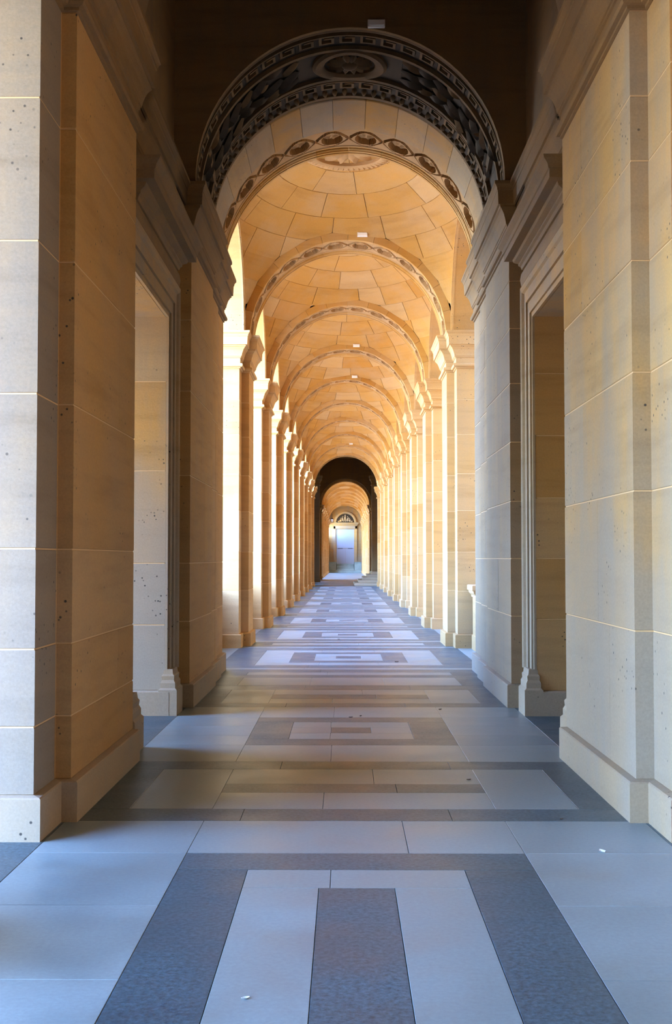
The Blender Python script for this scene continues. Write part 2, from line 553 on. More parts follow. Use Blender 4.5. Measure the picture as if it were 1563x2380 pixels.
def guilloche_mesh():
    """one link of the interlaced band: a deep oval cup with petals between two crossing ribbons"""
    ns, nt_ = 44, 40
    v, f = [], []
    for i in range(ns + 1):
        s = -0.5 + i / ns
        for j in range(nt_ + 1):
            t = -0.5 + j / nt_
            h = 0.0
            rho = math.hypot(s / 0.31, t / 0.30)
            if rho < 1.0:
                ph = math.atan2(t / 0.30, s / 0.31)
                h = 0.085
                if rho < 0.85:
                    h -= 0.035 * (1 - rho / 0.85) ** 0.5 + 0.022 * max(0, math.cos(5 * ph)) * math.sin(PI * rho / 0.85)
            elif rho < 1.10:
                h = 0.085 * (1.10 - rho) / 0.10 * 0.0
            w = 0.41 * math.cos(PI * s)
            d = abs(abs(t) - abs(w)) if abs(s) < 0.5 else 1
            if rho > 1.08:
                slope = math.sqrt(1 + (0.41 * PI * math.sin(PI * s) * 0.9) ** 2)
                over = abs(t) > abs(w)
                if d / slope < 0.028:
                    h = max(h, 0.055)
                elif over and abs(t) < 0.46:
                    h = max(h, 0.012)
            a = s * DA
            r = RA + 0.002 + h
            v.append((r * math.sin(a), GA + (t + 0.5) * (GB - GA), r * math.cos(a)))
    for i in range(ns):
        for j in range(nt_):
            a = i * (nt_ + 1) + j
            f.append((a, a + 1, a + nt_ + 2, a + nt_ + 1))
    return v, f
ME_GUILL = mesh('guilloche', *guilloche_mesh(), M_GUILL, smooth=35)

def gallery_arch(n, label, group, carved=True):
    t = thing('transverse_arch', label, 'arch', (0, Y0 + n * PER, ZS), group)
    for k in range(NV):
        a = -PI / 2 + (k + 0.5) * DA
        add('voussoir', ME_VOUSS, t, rot=(0, a, 0))
        if carved:
            add('guilloche', ME_GUILL, t, rot=(0, a, 0))
    return t
gallery_arch(-1, 'stone arch with carved oval band between dark passage and bright gallery', 'carved arches over the gallery')
for n in range(0, 9):
    gallery_arch(n, f'stone arch with carved oval band, {ORD[n]} inside the bright gallery', 'carved arches over the gallery')
for n in range(12, 20):
    gallery_arch(n, f'small distant orange arch, {ORD[n - 12]} past the far black opening', 'arches of the far gallery', carved=False)

# ------------------------------------------------------------------ sail vaults
VB = PER / 2 - PW2
VC = 2.70
VK = math.sqrt(1 - (XW / VC) ** 2) * VC / VB            # y is scaled by this into the round
def vz(x, y):
    return math.sqrt(max(0.0, VC * VC - x * x - (VK * y) ** 2))
def vault_stones(rnd):
    """plan polygons of the stones, ring by ring round the crown, clipped to the bay"""
    out = []
    phis = [0.0, 0.27, 0.47, 0.66, 0.84, 1.01, 1.18, 1.35, PI / 2]
    for k in range(len(phis) - 1):
        r0, r1 = VC * math.sin(phis[k]), VC * math.sin(phis[k + 1])
        m = max(1, int(round(2 * PI * (r0 + r1) / 2 / 0.86)))
        off = rnd.uniform(0, 2 * PI)
        if k == 0:
            m = 4
        cuts = sorted(off + 2 * PI * (i + rnd.uniform(-0.22, 0.22)) / m for i in range(m))
        for i in range(m):
            a0, a1 = cuts[i], cuts[(i + 1) % m] + (2 * PI if i == m - 1 else 0)
            seg = max(2, int((a1 - a0) * (r1) / 0.22))
            ro = [a0 + (a1 - a0) * q / seg for q in range(seg + 1)]
            poly = [(r1 * math.cos(a), r1 * math.sin(a) / VK) for a in ro]
            poly += [(r0 * math.cos(a), r0 * math.sin(a) / VK) for a in reversed(ro)] if r0 > 0 else [(0, 0)]
            for ax, val, less in ((0, XW, True), (0, -XW, False), (1, VB, True), (1, -VB, False)):
                if len(poly) >= 3:
                    poly = clip(poly, ax, val, less)
            if len(poly) < 3 or abs(area(poly)) < 0.006:
                continue
            out.append(poly)
    return out

def stone_patch(poly, gap=0.006):
    A = area(poly)
    if A < 0:
        poly = poly[::-1]
    cx = sum(p[0] for p in poly) / len(poly); cy = sum(p[1] for p in poly) / len(poly)
    # inset by moving towards the centroid a fixed distance
    pin = []
    for x, y in poly:
        d = math.hypot(x - cx, y - cy)
        k = max(0.0, 1 - gap * 1.2 / max(d, 1e-4))
        pin.append((cx + (x - cx) * k, cy + (y - cy) * k))
    n = len(pin)
    v = [(x, y, vz(x, y)) for x, y in pin] + [(cx + (x - cx) * 0.5, cy + (y - cy) * 0.5, vz(cx + (x - cx) * 0.5, cy + (y - cy) * 0.5)) for x, y in pin]
    v += [(cx, cy, vz(cx, cy))] + [(x, y, vz(x, y) + 0.05) for x, y in pin]
    f = []
    for i in range(n):
        j = (i + 1) % n
        f.append((i, n + i, n + j, j))
        f.append((n + i, 2 * n, n + j))
        f.append((i, j, 2 * n + 1 + j, 2 * n + 1 + i))
    return v, f

def shell_grid():
    """bed of mortar just behind the stones, finer towards the steep edges"""
    nx, ny, e = 40, 44, 0.02
    v, f = [], []
    for i in range(nx + 1):
        for j in range(ny + 1):
            x = XW * math.sin(PI / 2 * (2 * i / nx - 1))
            y = VB * math.sin(PI / 2 * (2 * j / ny - 1))
            v.append((x, y, math.sqrt(max(0.0, (VC + e) ** 2 - x * x - (VK * y) ** 2))))
    for i in range(nx):
        for j in range(ny):
            a = i * (ny + 1) + j
            f.append((a, a + 1, a + ny + 2, a + ny + 1))
    return v, f
ME_SHELL = mesh('vault_mortar', *shell_grid(), M_MORTAR, smooth=60)
VSETS = []
for sdd in (3, 11, 23):
    polys = vault_stones(random.Random(sdd))
    VSETS.append([mesh('vault_stone', *stone_patch(p), M_VAULT, smooth=40) for p in polys])
rj = random.Random(5)
jm = MB(); tints = []
for p in vault_stones(random.Random(31)):
    v, f = stone_patch(p)
    jm.extend(v, f)
    tints += [rj.random()] * len(f)
ME_VJOIN = jm.build('vault_stones', M_VAULT, smooth=40)
at = ME_VJOIN.attributes.new('tint', 'FLOAT', 'FACE')
at.data.foreach_set('value', tints)

def vault(yc, detail, k):
    c = structure('ceiling', None, loc=(0, yc, ZS))
    add('vault_mortar', ME_SHELL, c)
    if detail:
        flip = k // 3 % 2
        for me in VSETS[k % 3]:
            add('vault_stone', me, c, rot=(0, 0, PI if flip else 0))
    else:
        o = add('vault_stones', ME_VJOIN, c, rot=(0, 0, PI * (k % 2)))
        o['kind'] = 'stuff'
    return c
vaults = {}
for n in range(0, 9):
    vaults[n] = vault(Y0 + (n - 0.5) * PER, n < 5, n)
for n in range(13, 20):
    vault(Y0 + (n - 0.5) * PER, False, n)
vault(Y0 + 19.5 * PER, False, 20)

# carved roundel at the crown of the first bright vault
rd = thing('ceiling_roundel', 'carved ring with leaf pattern at the crown of the first bright vault', 'roundel', (0, Y0 - 0.5 * PER, ZS + vz(0, 0) - 0.01))
def ring_sweep(prof, seg=56):
    v, f = [], []
    n = len(prof)
    for k in range(seg):
        a = 2 * PI * k / seg
        for r, z in prof:
            v.append((r * math.cos(a), r * math.sin(a), z))
    for k in range(seg):
        k2 = (k + 1) % seg
        for i in range(n):
            j = (i + 1) % n
            f.append((k * n + i, k2 * n + i, k2 * n + j, k * n + j))
    return v, f
add('carved_ring', mesh('carved_ring', *ring_sweep([(0.56, 0.0), (0.56, -0.10), (0.60, -0.13), (0.70, -0.13), (0.74, -0.12), (0.76, -0.07), (0.76, 0.0)]), M_GUILL, 40), rd)
def tooth_mesh():
    b = MB()
    b.extend([(0, -0.03, 0), (0.075, 0, 0), (0, 0.03, 0), (-0.075, 0, 0), (0, 0, 0.03)], [(0, 1, 4), (1, 2, 4), (2, 3, 4), (3, 0, 4)])
    return b.build('leaf_tooth', M_GUILL)
ME_TOOTH = tooth_mesh()
for k in range(44):
    a = 2 * PI * k / 44
    add('leaf_tooth', ME_TOOTH, rd, (0.765 * math.cos(a), 0.765 * math.sin(a), -0.055), (PI / 2, PI / 2 - 0.5 * (1 if k % 2 else -1), a + PI / 2))
    add('leaf_tooth', ME_TOOTH, rd, (0.655 * math.cos(a), 0.655 * math.sin(a), -0.125), (PI, 0, a))
def petal_mesh(L, Wd, H, mat):
    v, f = [], []
    for i in range(7):
        u = i / 6
        w = Wd * math.sin(PI * min(1, 0.12 + u * 0.88)) ** 0.7
        z = -H * math.sin(PI * u * 0.8)
        v += [(L * u, -w, z * 0.4), (L * u, 0, z - 0.01), (L * u, w, z * 0.4)]
    for i in range(6):
        a = i * 3
        f += [(a, a + 3, a + 4, a + 1), (a + 1, a + 4, a + 5, a + 2)]
    return mesh('petal', v, f, mat, 50)
ME_PETAL = petal_mesh(0.44, 0.10, 0.10, M_GUILL)
for k in range(10):
    add('petal', ME_PETAL, rd, (0.04 * math.cos(k * 0.628), 0.04 * math.sin(k * 0.628), -0.02), (0, 0, k * 0.628))

# ------------------------------------------------------------------ side walls over the open arches, left and right
def lateral_wall_mesh(side):
    """spandrel wall of one bay: solid from the springing to the roof, with the arched opening cut out"""
    hy = PER / 2
    ho, rise = PER / 2 - PR2, 1.74
    ys = [-hy] + [-ho * math.cos(PI * k / 28) for k in range(29)] + [hy]
    zs = [0.0] + [rise * math.sin(PI * k / 28) for k in range(29)] + [0.0]
    v, f = [], []
    for x in (XW - 0.045, XO):                         # stands a little proud of the vault's edge
        for y, z in zip(ys, zs):
            v += [(side * x, y, z), (side * x, y, ZTOP - ZS)]
    n = len(ys)
    for i in range(n - 1):
        a, b = 2 * i, 2 * (i + 1)
        o = 2 * n
        f += [(a, b, b + 1, a + 1), (o + a, o + a + 1, o + b + 1, o + b), (a, o + a, o + b, b), (a + 1, b + 1, o + b + 1, o + a + 1)]
    return mesh('side_wall', v, f, M_WARM)
ME_LAT = {s: lateral_wall_mesh(s) for s in (-1, 1)}
def archivolt_mesh(side):
    ho, rise = PER / 2 - PR2, 1.74
    v, f = [], []
    prof = [(0.0, 0.0), (0.0, 0.035), (0.03, 0.035), (0.03, 0.055), (0.07, 0.055), (0.07, 0.03), (0.10, 0.03), (0.10, 0.0)]
    n = len(prof)
    for k in range(41):
        a = PI * k / 40
        for w, d in prof:
            v.append((side * (XW - 0.045 - d), -(ho + w - 0.004) * math.cos(a), (rise + w * 0.6 - 0.004) * math.sin(a)))
    for k in range(40):
        for i in range(n):
            j = (i + 1) % n
            f.append((k * n + i, k * n + j, (k + 1) * n + j, (k + 1) * n + i))
    return mesh('archivolt', v, f, M_WARM)
ME_AVOLT = {s: archivolt_mesh(s) for s in (-1, 1)}
def lateral(yc, big=True):
    for s in (-1, 1):
        w = structure('wall_' + SIDE[s], ME_LAT[s], loc=(0, yc, ZS))
        if big:
            add('archivolt', ME_AVOLT[s], w)
for n in list(range(0, 9)) + list(range(13, 21)):
    lateral(Y0 + (n - 0.5) * PER, n < 9)
def wallbox(name, *a, mat=M_STONE):
    b = MB(); b.box(*a)
    return structure(name, b.build(name, mat))
for s in (-1, 1):                                      # over the last piers of each run
    wallbox('wall_' + SIDE[s], *sorted((s * XW, s * XO)), Y0 + 8.5 * PER - PER / 2, 71.25, ZS, ZTOP)
    wallbox('wall_' + SIDE[s], *sorted((s * XW, s * XO)), 92.7, Y0 + 12 * PER + PER / 2 - PER / 2, ZS, ZTOP)

# ------------------------------------------------------------------ the dark passage: piers, doorways, carved arch
XA, XB, XI, XN = 1.83, 1.735, 1.78, 1.90
near_poly = [(XA, 6.95), (XO, 6.95), (XO, 10.36), (XN, 10.36), (XN, 9.66), (XB, 9.66), (XB, 7.475), (XA, 7.475)]
near_right = [(XA, 6.95), (XO, 6.95), (XO, 10.36), (XN, 10.36), (XN, 9.82), (1.718, 9.82), (1.718, 7.475), (XA, 7.475)]
far_poly = [(XN, 12.50), (XO, 12.50), (XO, 18.10), (XW, 18.10), (XW, 17.60), (XP, 17.60), (XP, 16.50), (XI, 16.50), (XI, 15.40), (XB, 15.40), (XB, 13.20), (XN, 13.20)]
#rear_poly = [(XN, 1.02), (XO, 1.02), (XO, 4.43), (XA, 4.43), (XA, 3.905), (XB, 3.905), (XB, 1.705), (XN, 1.705)]
NEAR_C = {1: [PLH, 1.155, 2.016, 2.75, 3.445, 4.07, 4.48, ZS - 0.66], -1: [PLH, 0.637, 1.08, 1.656, 2.55, 3.44, 4.28, ZS - 0.66]}
FAR_C = {1: [PLH, 0.98, 1.60, 2.22, 2.86, 3.5, 4.1, 4.62, ZS - 0.66], -1: [PLH, 0.92, 1.55, 2.5, 3.42, 4.2, ZS - 0.66]}

def passage_pier(poly, side, courses, splits, label, name='passage_pier', warm_from=None, alt_stone=None, warm_below=None):
    xr, yr = 2.3, sum(p[1] for p in poly) / len(poly)
    lp = [(x - xr, y - yr) for x, y in poly]
    if side < 0:
        lp = mirror(lp)
    t = thing(name, label, 'pier', (side * xr, yr, 0), 'piers of the dark passage')
    add('plinth', mesh('plinth', *loft(lp, [(0.05, 0.0), (0.05, PLH - 0.012), (0.042, PLH - 0.004), (0.0, PLH + 0.004)]), M_STONE), t)
    add('mortar', mesh('mortar', *loft(lp, [(-0.0055, PLH - 0.01), (-0.0055, ZS - 0.6)]), M_MORTAR), t)
    add('capital', mesh('capital', *loft(lp, [(d * 0.86, ZS + z) for d, z in CAP]), M_DARKSTONE), t)
    for k in range(len(courses) - 1):
        ps = [lp]
        for sp in splits(k):
            new = []
            for q in ps:
                a, b = clip(q, 1, sp - yr, True), clip(q, 1, sp - yr, False)
                new += [r for r in (a, b) if len(r) >= 3 and abs(area(r)) > 1e-3]
            ps = new
        for q in ps:
            q2 = offset(q if area(q) > 0 else q[::-1], -0.0022)
            y_lo, y_hi = min(p[1] for p in q) + yr, max(p[1] for p in q) + yr
            warm = (warm_from is not None and y_lo > warm_from) or (warm_below is not None and y_hi < warm_below)
            ms_ = M_WARM if warm else alt_stone if alt_stone else M_STONE
            add('stone_block', mesh('stone_block', *block_mesh(q2, courses[k], courses[k + 1], random.uniform(0.0005, 0.0032)), ms_), t)
    return t
passage_pier(near_right, 1, NEAR_C[1], lambda k: ([8.55 if k % 2 else 9.05] if k else [8.2]), 'near right pier of pale grey and tan blocks with deep white plinth')
passage_pier(near_poly, -1, NEAR_C[-1], lambda k: [7.45] + ([9.0] if k in (1, 4) else []), 'near left pier, pitted grey front face and brown shaded side', warm_from=7.3, alt_stone=M_SKYLIT)  # grey blocks paint the sky-lit front, warm ones the shaded side
passage_pier(far_poly, 1, FAR_C[1], lambda k: [13.02, 14.3 if k % 2 else 13.9, 16.0], 'stepped grey pier at right where dark passage opens to gallery', warm_below=13.1, alt_stone=M_SHADED)  # darker blocks paint shade, warm jamb blocks paint brown bounce light
passage_pier(far_poly, -1, FAR_C[-1], lambda k: [13.02, 14.2 if k % 2 else 14.6, 16.2], 'stepped brown pier at left where dark passage opens to gallery', warm_from=13.0)
OPEN_Y = 5.5
wallbox('wall_back', -XO, XO, -5.2, -3.2, 0, ZTOP)

# walls over the doorways and over the capitals
XU = 1.93
for s in (-1, 1):
    wn_ = 'wall_' + SIDE[s]
    for y_a, y_b, z_a, z_b, sp in ((10.36, 12.5, 4.09, ZS - 0.64, (11.1, 11.8)),):
        w = wallbox(wn_, *sorted((s * (XN + 0.01), s * XO)), y_a, y_b, z_a + 0.002, z_b)
        for a, c in zip((y_a,) + sp, sp + (y_b,)):
            for za, zb in ((z_a, 4.56), (4.56, z_b)):
                q = [(s * XN, a + 0.002), (s * (XN + 0.2), a + 0.002), (s * (XN + 0.2), c - 0.002), (s * XN, c - 0.002)]
                add('stone_block', mesh('stone_block', *block_mesh(q if area(q) > 0 else q[::-1], za, zb), M_STONE), w)
    # entablature running on above the doorway, set back between the capitals
    q = [(s * XN, 9.8), (s * XO, 9.8), (s * XO, 13.06), (s * XN, 13.06)]
    q = q if area(q) > 0 else q[::-1]
    structure('trim_1', mesh('passage_cornice', *loft(q, [(d * 0.86, ZS + z) for d, z in CAP if z > -0.64]), M_DARKSTONE))
    # upper walls up to the roof
    b = MB()
    b.box(*sorted((s * XU, s * XO)), 7.475, 18.1, ZS, ZTOP)
    structure(wn_, b.build('upper_wall', M_DARKSTONE))
    b = MB()
    ya, yb, rise, zo = (OPEN_Y if s < 0 else 3.6), 6.95, 0.35, 5.0          # camera bay's arched side opening; unseen extent sized for the light
    if s < 0:                                          # unseen second opening, added to light the nearest floor
        b.box(-XO, -XU, -3.2, 2.1, 0, ZTOP); b.box(-XO, -XU, 2.1, 4.5, 4.1, ZTOP); b.box(-XO, -XU, 4.5, ya, 0, ZTOP)
    else:
        b.box(XU, XO, -3.2, ya, 0, ZTOP)
    if s < 0:
        for k in range(16):
            y_a, y_b = ya + (yb - ya) * k / 16, ya + (yb - ya) * (k + 1) / 16
            u = ((y_a + y_b) / 2 - (ya + yb) / 2) / ((yb - ya) / 2)
            b.box(-XO, -XU, y_a, y_b, zo + rise * math.sqrt(max(0, 1 - u * u)), ZTOP)
    else:
        b.box(XU, XO, ya, yb, zo, ZTOP)                # square-headed opening on the right, unseen, widened to admit light
    b.box(*sorted((s * XU, s * XO)), 6.95, 7.475, ZS, ZTOP)
    structure(wn_, b.build('upper_wall_rear', M_STONE))

def doorway(side, label):
    """moulded stone surround: plinth blocks, jambs, lintel, frieze and cornice, standing against the recessed wall"""
    t = thing('doorway_surround', label, 'doorway', (side * XN, 11.43, 0), 'stone doorways of the dark passage')
    ya, yb, zt = -1.07, 1.07, 4.09
    W = 0.37
    steps = [(0.0, 0.025), (0.05, 0.025), (0.05, 0.045), (0.17, 0.045), (0.17, 0.038), (0.185, 0.038), (0.185, 0.062), (0.30, 0.062), (0.315, 0.085), (0.34, 0.095), (W, 0.095)]
    def jamb(sg):
        yj = ya if sg < 0 else yb
        out = [(0.0, yj)] + [(-side * d, yj + sg * w) for w, d in steps] + [(0.0, yj + sg * W)]
        n = len(out)
        v = []
        zs = [0.46] * n
        ws = [0.0] + [w for w, d in steps] + [W]
        v += [(x, y, 0.46) for x, y in out]
        v += [(x, y, zt + w) for (x, y), w in zip(out, ws)]
        f = [(i, (i + 1) % n, n + (i + 1) % n, n + i) for i in range(n)] + [tuple(range(n)), tuple(range(2 * n - 1, n - 1, -1))]
        add('door_jamb', mesh('door_jamb', v, f, M_STONE), t)
        b = MB()
        y0_, y1_ = sorted((yj - sg * 0.048, yj + sg * (W + 0.03)))
        b.extend(*loft([(-0.13, y0_), (0.06, y0_), (0.06, y1_), (-0.13, y1_)] if side > 0 else [(-0.06, y0_), (0.13, y0_), (0.13, y1_), (-0.06, y1_)],
                       [(0, 0), (0, 0.26), (-0.02, 0.28), (-0.02, 0.33), (-0.035, 0.36), (-0.03, 0.40), (-0.045, 0.42), (-0.05, 0.47)]))
        add('plinth_block', b.build('plinth_block', M_STONE), t)
    jamb(-1); jamb(1)
    n = len(steps) + 2
    ws = [0.0] + [w for w, d in steps] + [W]
    ds = [0.0] + [d for w, d in steps] + [0.0]
    v = [(-side * d, ya - w, zt + w) for w, d in zip(ws, ds)] + [(-side * d, yb + w, zt + w) for w, d in zip(ws, ds)]
    f = [(i, (i + 1) % n, n + (i + 1) % n, n + i) for i in range(n)] + [tuple(range(n)), tuple(range(2 * n - 1, n - 1, -1))]
    add('lintel', mesh('lintel', v, f, M_STONE), t)
    def band(name, y0_, y1_, prof, root=0.0):
        """a horizontal moulding with returned ends; prof (depth, z)"""
        pl = [(-0.002, y0_), (0.0, y0_), (0.0, y1_), (-0.002, y1_)] if side > 0 else [(0.0, y0_), (0.002, y0_), (0.002, y1_), (0.0, y1_)]
        v, f = [], []
        for d, z in prof:
            v += [(0, y0_ - d, z), (-side * d, y0_ - d, z), (-side * d, y1_ + d, z), (0, y1_ + d, z)]
        for r in range(len(prof) - 1):
            for i in range(4):
                j = (i + 1) % 4
                f.append((r * 4 + i, r * 4 + j, r * 4 + 4 + j, r * 4 + 4 + i))
        f.append((3, 2, 1, 0)); q = 4 * (len(prof) - 1); f.append((q, q + 1, q + 2, q + 3))
        add(name, mesh(name, v, f, M_DARKSTONE), t)
    band('frieze', ya - W + 0.02, yb + W - 0.02, [(0.05, 4.46), (0.075, 4.50), (0.085, 4.57), (0.075, 4.63), (0.05, 4.66)])
    band('cornice', ya - W + 0.36, yb + W - 0.06, [(0.05, 4.66), (0.075, 4.665), (0.085, 4.70), (0.105, 4.715), (0.105, 4.735), (0.15, 4.76), (0.16, 4.79), (0.24, 4.795), (0.24, 4.87), (0.25, 4.875), (0.26, 4.91), (0.295, 4.95), (0.30, 4.975), (0.0, 5.0)])
    return t
doorway(-1, 'moulded stone doorway on the left, pale daylight on its far jamb')
doorway(1, 'moulded stone doorway on the right, brown blind passage behind it')
# the blind passage behind the right doorway
b = MB(); b.box(3.35, 3.6, 9.5, 13.3, 0, 5); b.box(2.9, 3.35, 9.5, 10.3, 0, 5); b.box(2.9, 3.35, 12.56, 13.3, 0, 5); b.box(2.9, 3.35, 10.3, 12.56, 4.15, 5)
structure('wall_right', b.build('blind_wall', M_STONE))

# cross walls pierced by round arches
def arch_wall_mesh(R, y0, y1, xh, ztop, seg=40):
    v, f = [], []
    xs = [-xh] + [-R * math.cos(PI * k / seg) for k in range(seg + 1)] + [xh]
    zs = [0.0] + [R * math.sin(PI * k / seg) for k in range(seg + 1)] + [0.0]
    for y in (y0, y1):
        for x, z in zip(xs, zs):
            v += [(x, y, z), (x, y, ztop)]
    n = len(xs); o = 2 * n
    for i in range(n - 1):
        a, b = 2 * i, 2 * i + 2
        f += [(a, a + 1, b + 1, b), (o + a, o + b, o + b + 1, o + a + 1), (a, b, o + b, o + a), (a + 1, o + a + 1, o + b + 1, b + 1)]
    return mesh('cross_wall', v, f, M_DARKSTONE)
def cross(y0, y1, R, name='wall_cross', xh=XU, dz=0.0):
    return structure(name, arch_wall_mesh(R, 0, y1 - y0, xh, ZTOP - ZS), loc=(0, y0, ZS + dz))
RB = 1.695
cross(13.20, 13.262, RB, dz=0.06)
cross(13.262, 15.36, RB + 0.32, xh=2.3)
cross(7.475, 9.66, RB)
cross(15.42, 16.46, 1.96, xh=2.3)
cross(16.46, 17.5, RO + 0.02, xh=2.2)
cross(70.6, 71.2, RO + 0.02, xh=2.5)
cross(92.9, 93.3, RO + 0.02, xh=2.5)

# the big carved arch seen from below
ca = thing('carved_arch', 'soot-black carved arch with key pattern and central medallion over the passage', 'arch', (0, 13.2, ZS + 0.06))
def y_arch(me_name, prof, seg, mat, part, a0=-PI / 2, a1=PI / 2, smooth=None):
    return add(part, mesh(me_name, *sweep_arc(prof, a0, a1, seg), mat, smooth), ca)
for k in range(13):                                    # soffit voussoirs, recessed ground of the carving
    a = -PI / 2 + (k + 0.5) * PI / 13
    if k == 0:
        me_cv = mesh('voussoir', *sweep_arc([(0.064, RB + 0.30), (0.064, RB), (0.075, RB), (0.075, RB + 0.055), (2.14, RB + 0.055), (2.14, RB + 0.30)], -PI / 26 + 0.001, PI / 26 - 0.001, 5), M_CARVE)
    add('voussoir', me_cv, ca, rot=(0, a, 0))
def rib(y0, y1, h, mat=M_FILLET):
    y_arch('fillet', [(y0, RB + 0.06), (y0, RB + 0.055 - h), (y1, RB + 0.055 - h), (y1, RB + 0.06)], 56, mat, 'fillet')
rib(0.075, 0.115, 0.052); rib(0.60, 0.665, 0.045); rib(1.46, 1.53, 0.045); rib(2.06, 2.14, 0.03)
def fret_mesh(w, L):
    """one turn of the key pattern, laid on the soffit (s along the arc, t across)"""
    b = MB()
    th = 0.030
    def seg(s0, s1, t0, t1):
        n = max(1, int(abs(s1 - s0) / 0.06))
        for q in range(n):
            sa, sb = s0 + (s1 - s0) * q / n, s0 + (s1 - s0) * (q + 1) / n
            v = []
            for r in (RB + 0.058, RB + 0.018):
                for s_, t_ in ((sa, t0), (sb, t0), (sb, t1), (sa, t1)):
                    an = s_ / RB
                    v.append((r * math.sin(an), t_, r * math.cos(an)))
            b.extend(v, [(0, 1, 2, 3), (7, 6, 5, 4), (0, 4, 5, 1), (1, 5, 6, 2), (2, 6, 7, 3), (3, 7, 4, 0)])
    h = L / 2
    seg(-h, h, 0, th)
    seg(-h, -h + th, th, w)
    seg(-h + th, h - 2 * th, w - th, w)
    seg(h - 3 * th, h - 2 * th, 2 * th, w - th)
    seg(-h + 2 * th, h - 3 * th, 2 * th, 3 * th)
    return b.build('fret_key', M_FILLET)
NF = 23
ME_FRET = fret_mesh(0.21, PI * RB / NF)
for k in range(NF):
    a = -PI / 2 + (k + 0.5) * PI / NF
    add('fret_key', ME_FRET, ca, (0, 0.24, 0), (0, a, 0))
    add('fret_key', ME_FRET, ca, (0, 1.58, 0), (0, a, 0))
def ellipsoid(name, rx, ry, rz, mat, seg=8, rings=5):
    v, f = [], []
    for i in range(rings + 1):
        th = PI * i / rings
        for j in range(seg):
            ph = 2 * PI * j / seg
            v.append((rx * math.sin(th) * math.cos(ph), ry * math.sin(th) * math.sin(ph), rz * math.cos(th)))
    for i in range(rings):
        for j in range(seg):
            a, b_ = i * seg + j, i * seg + (j + 1) % seg
            f.append((a, b_, b_ + seg, a + seg))
    return mesh(name, v, f, mat, 60)
ME_EGG = ellipsoid('egg', 0.035, 0.075, 0.05, M_FILLET)
NE = 44
for k in range(NE):
    a = -PI / 2 + (k + 0.5) * PI / NE
    add('egg', ME_EGG, ca, ((RB + 0.045) * math.sin(a), 1.955, (RB + 0.045) * math.cos(a)), (0, a, 0))
# medallion at the crown and foliage on either side
med = [(0.30, 0.0), (0.30, -0.03), (0.335, -0.06), (0.41, -0.06), (0.44, -0.03), (0.44, 0.0)]
def wrap(v, y_c):
    """lay a flat carving (x along the arc, y across, z down) on the soffit"""
    out = []
    for x, y, z in v:
        an = x / RB
        r = RB + 0.05 + z
        out.append((r * math.sin(an), y_c + y, r * math.cos(an)))
    return out
rv, rf = ring_sweep(med, 48)
add('medallion_ring', mesh('medallion_ring', wrap(rv, 1.06), rf, M_FILLET, 40), ca)
ME_P2 = petal_mesh(0.27, 0.055, 0.06, M_FILLET)
for k in range(14):
    a = 2 * PI * k / 14
    add('petal', ME_P2, ca, (0, 1.06, RB + 0.05), (0, 0, a))
add('rosette_boss', ellipsoid('rosette_boss', 0.10, 0.10, 0.07, M_FILLET, 14, 8), ca, (0, 1.06, RB + 0.02))
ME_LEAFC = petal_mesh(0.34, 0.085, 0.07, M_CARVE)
ME_LEAFC2 = petal_mesh(0.26, 0.07, 0.06, M_FILLET)
rl = random.Random(4)
for s in (-1, 1):
    for k in range(8):
        an = s * (0.36 + k * 0.118)
        for m_ in range(3):
            yy_ = 0.80 + m_ * 0.26 + rl.uniform(-0.03, 0.03)
            o = add('acanthus_leaf', ME_LEAFC if (k + m_) % 3 else ME_LEAFC2, ca)
            base = Matrix.Rotation(an, 4, 'Y') @ Matrix.Translation((0, yy_, RB + 0.045)) @ Matrix.Rotation((0 if s > 0 else PI) + rl.uniform(-0.9, 0.9), 4, 'Z')
            o.matrix_basis = base
    add('cross_fillet', mesh('cross_fillet', wrap([(s * 2.10 - 0.035, -0.42, 0), (s * 2.10 + 0.035, -0.42, 0), (s * 2.10 + 0.035 + s * 0.1, 0.42, 0), (s * 2.10 - 0.035 + s * 0.1, 0.42, 0),
                                                   (s * 2.10 - 0.035, -0.42, -0.045), (s * 2.10 + 0.035, -0.42, -0.045), (s * 2.10 + 0.035 + s * 0.1, 0.42, -0.045), (s * 2.10 - 0.035 + s * 0.1, 0.42, -0.045)], 1.06),
                             [(0, 3, 2, 1), (4, 5, 6, 7), (0, 1, 5, 4), (1, 2, 6, 5), (2, 3, 7, 6), (3, 0, 4, 7)], M_FILLET), ca)
# plain arch between the carved one and the first guilloche arch
pa = thing('plain_arch', 'plain pale stone arch band between black carved arch and oval-patterned arch', 'arch', (0, 15.38, ZS))
me_pv = mesh('voussoir', *sweep_arc([(0.0, 1.95), (0.0, 1.785), (0.02, 1.775), (1.10, 1.775), (1.12, 1.785), (1.12, 1.95)], -PI / 26 + 0.0016, PI / 26 - 0.0016, 5), M_STONE)
for k in range(13):
    add('voussoir', me_pv, pa, rot=(0, -PI / 2 + (k + 0.5) * PI / 13, 0))

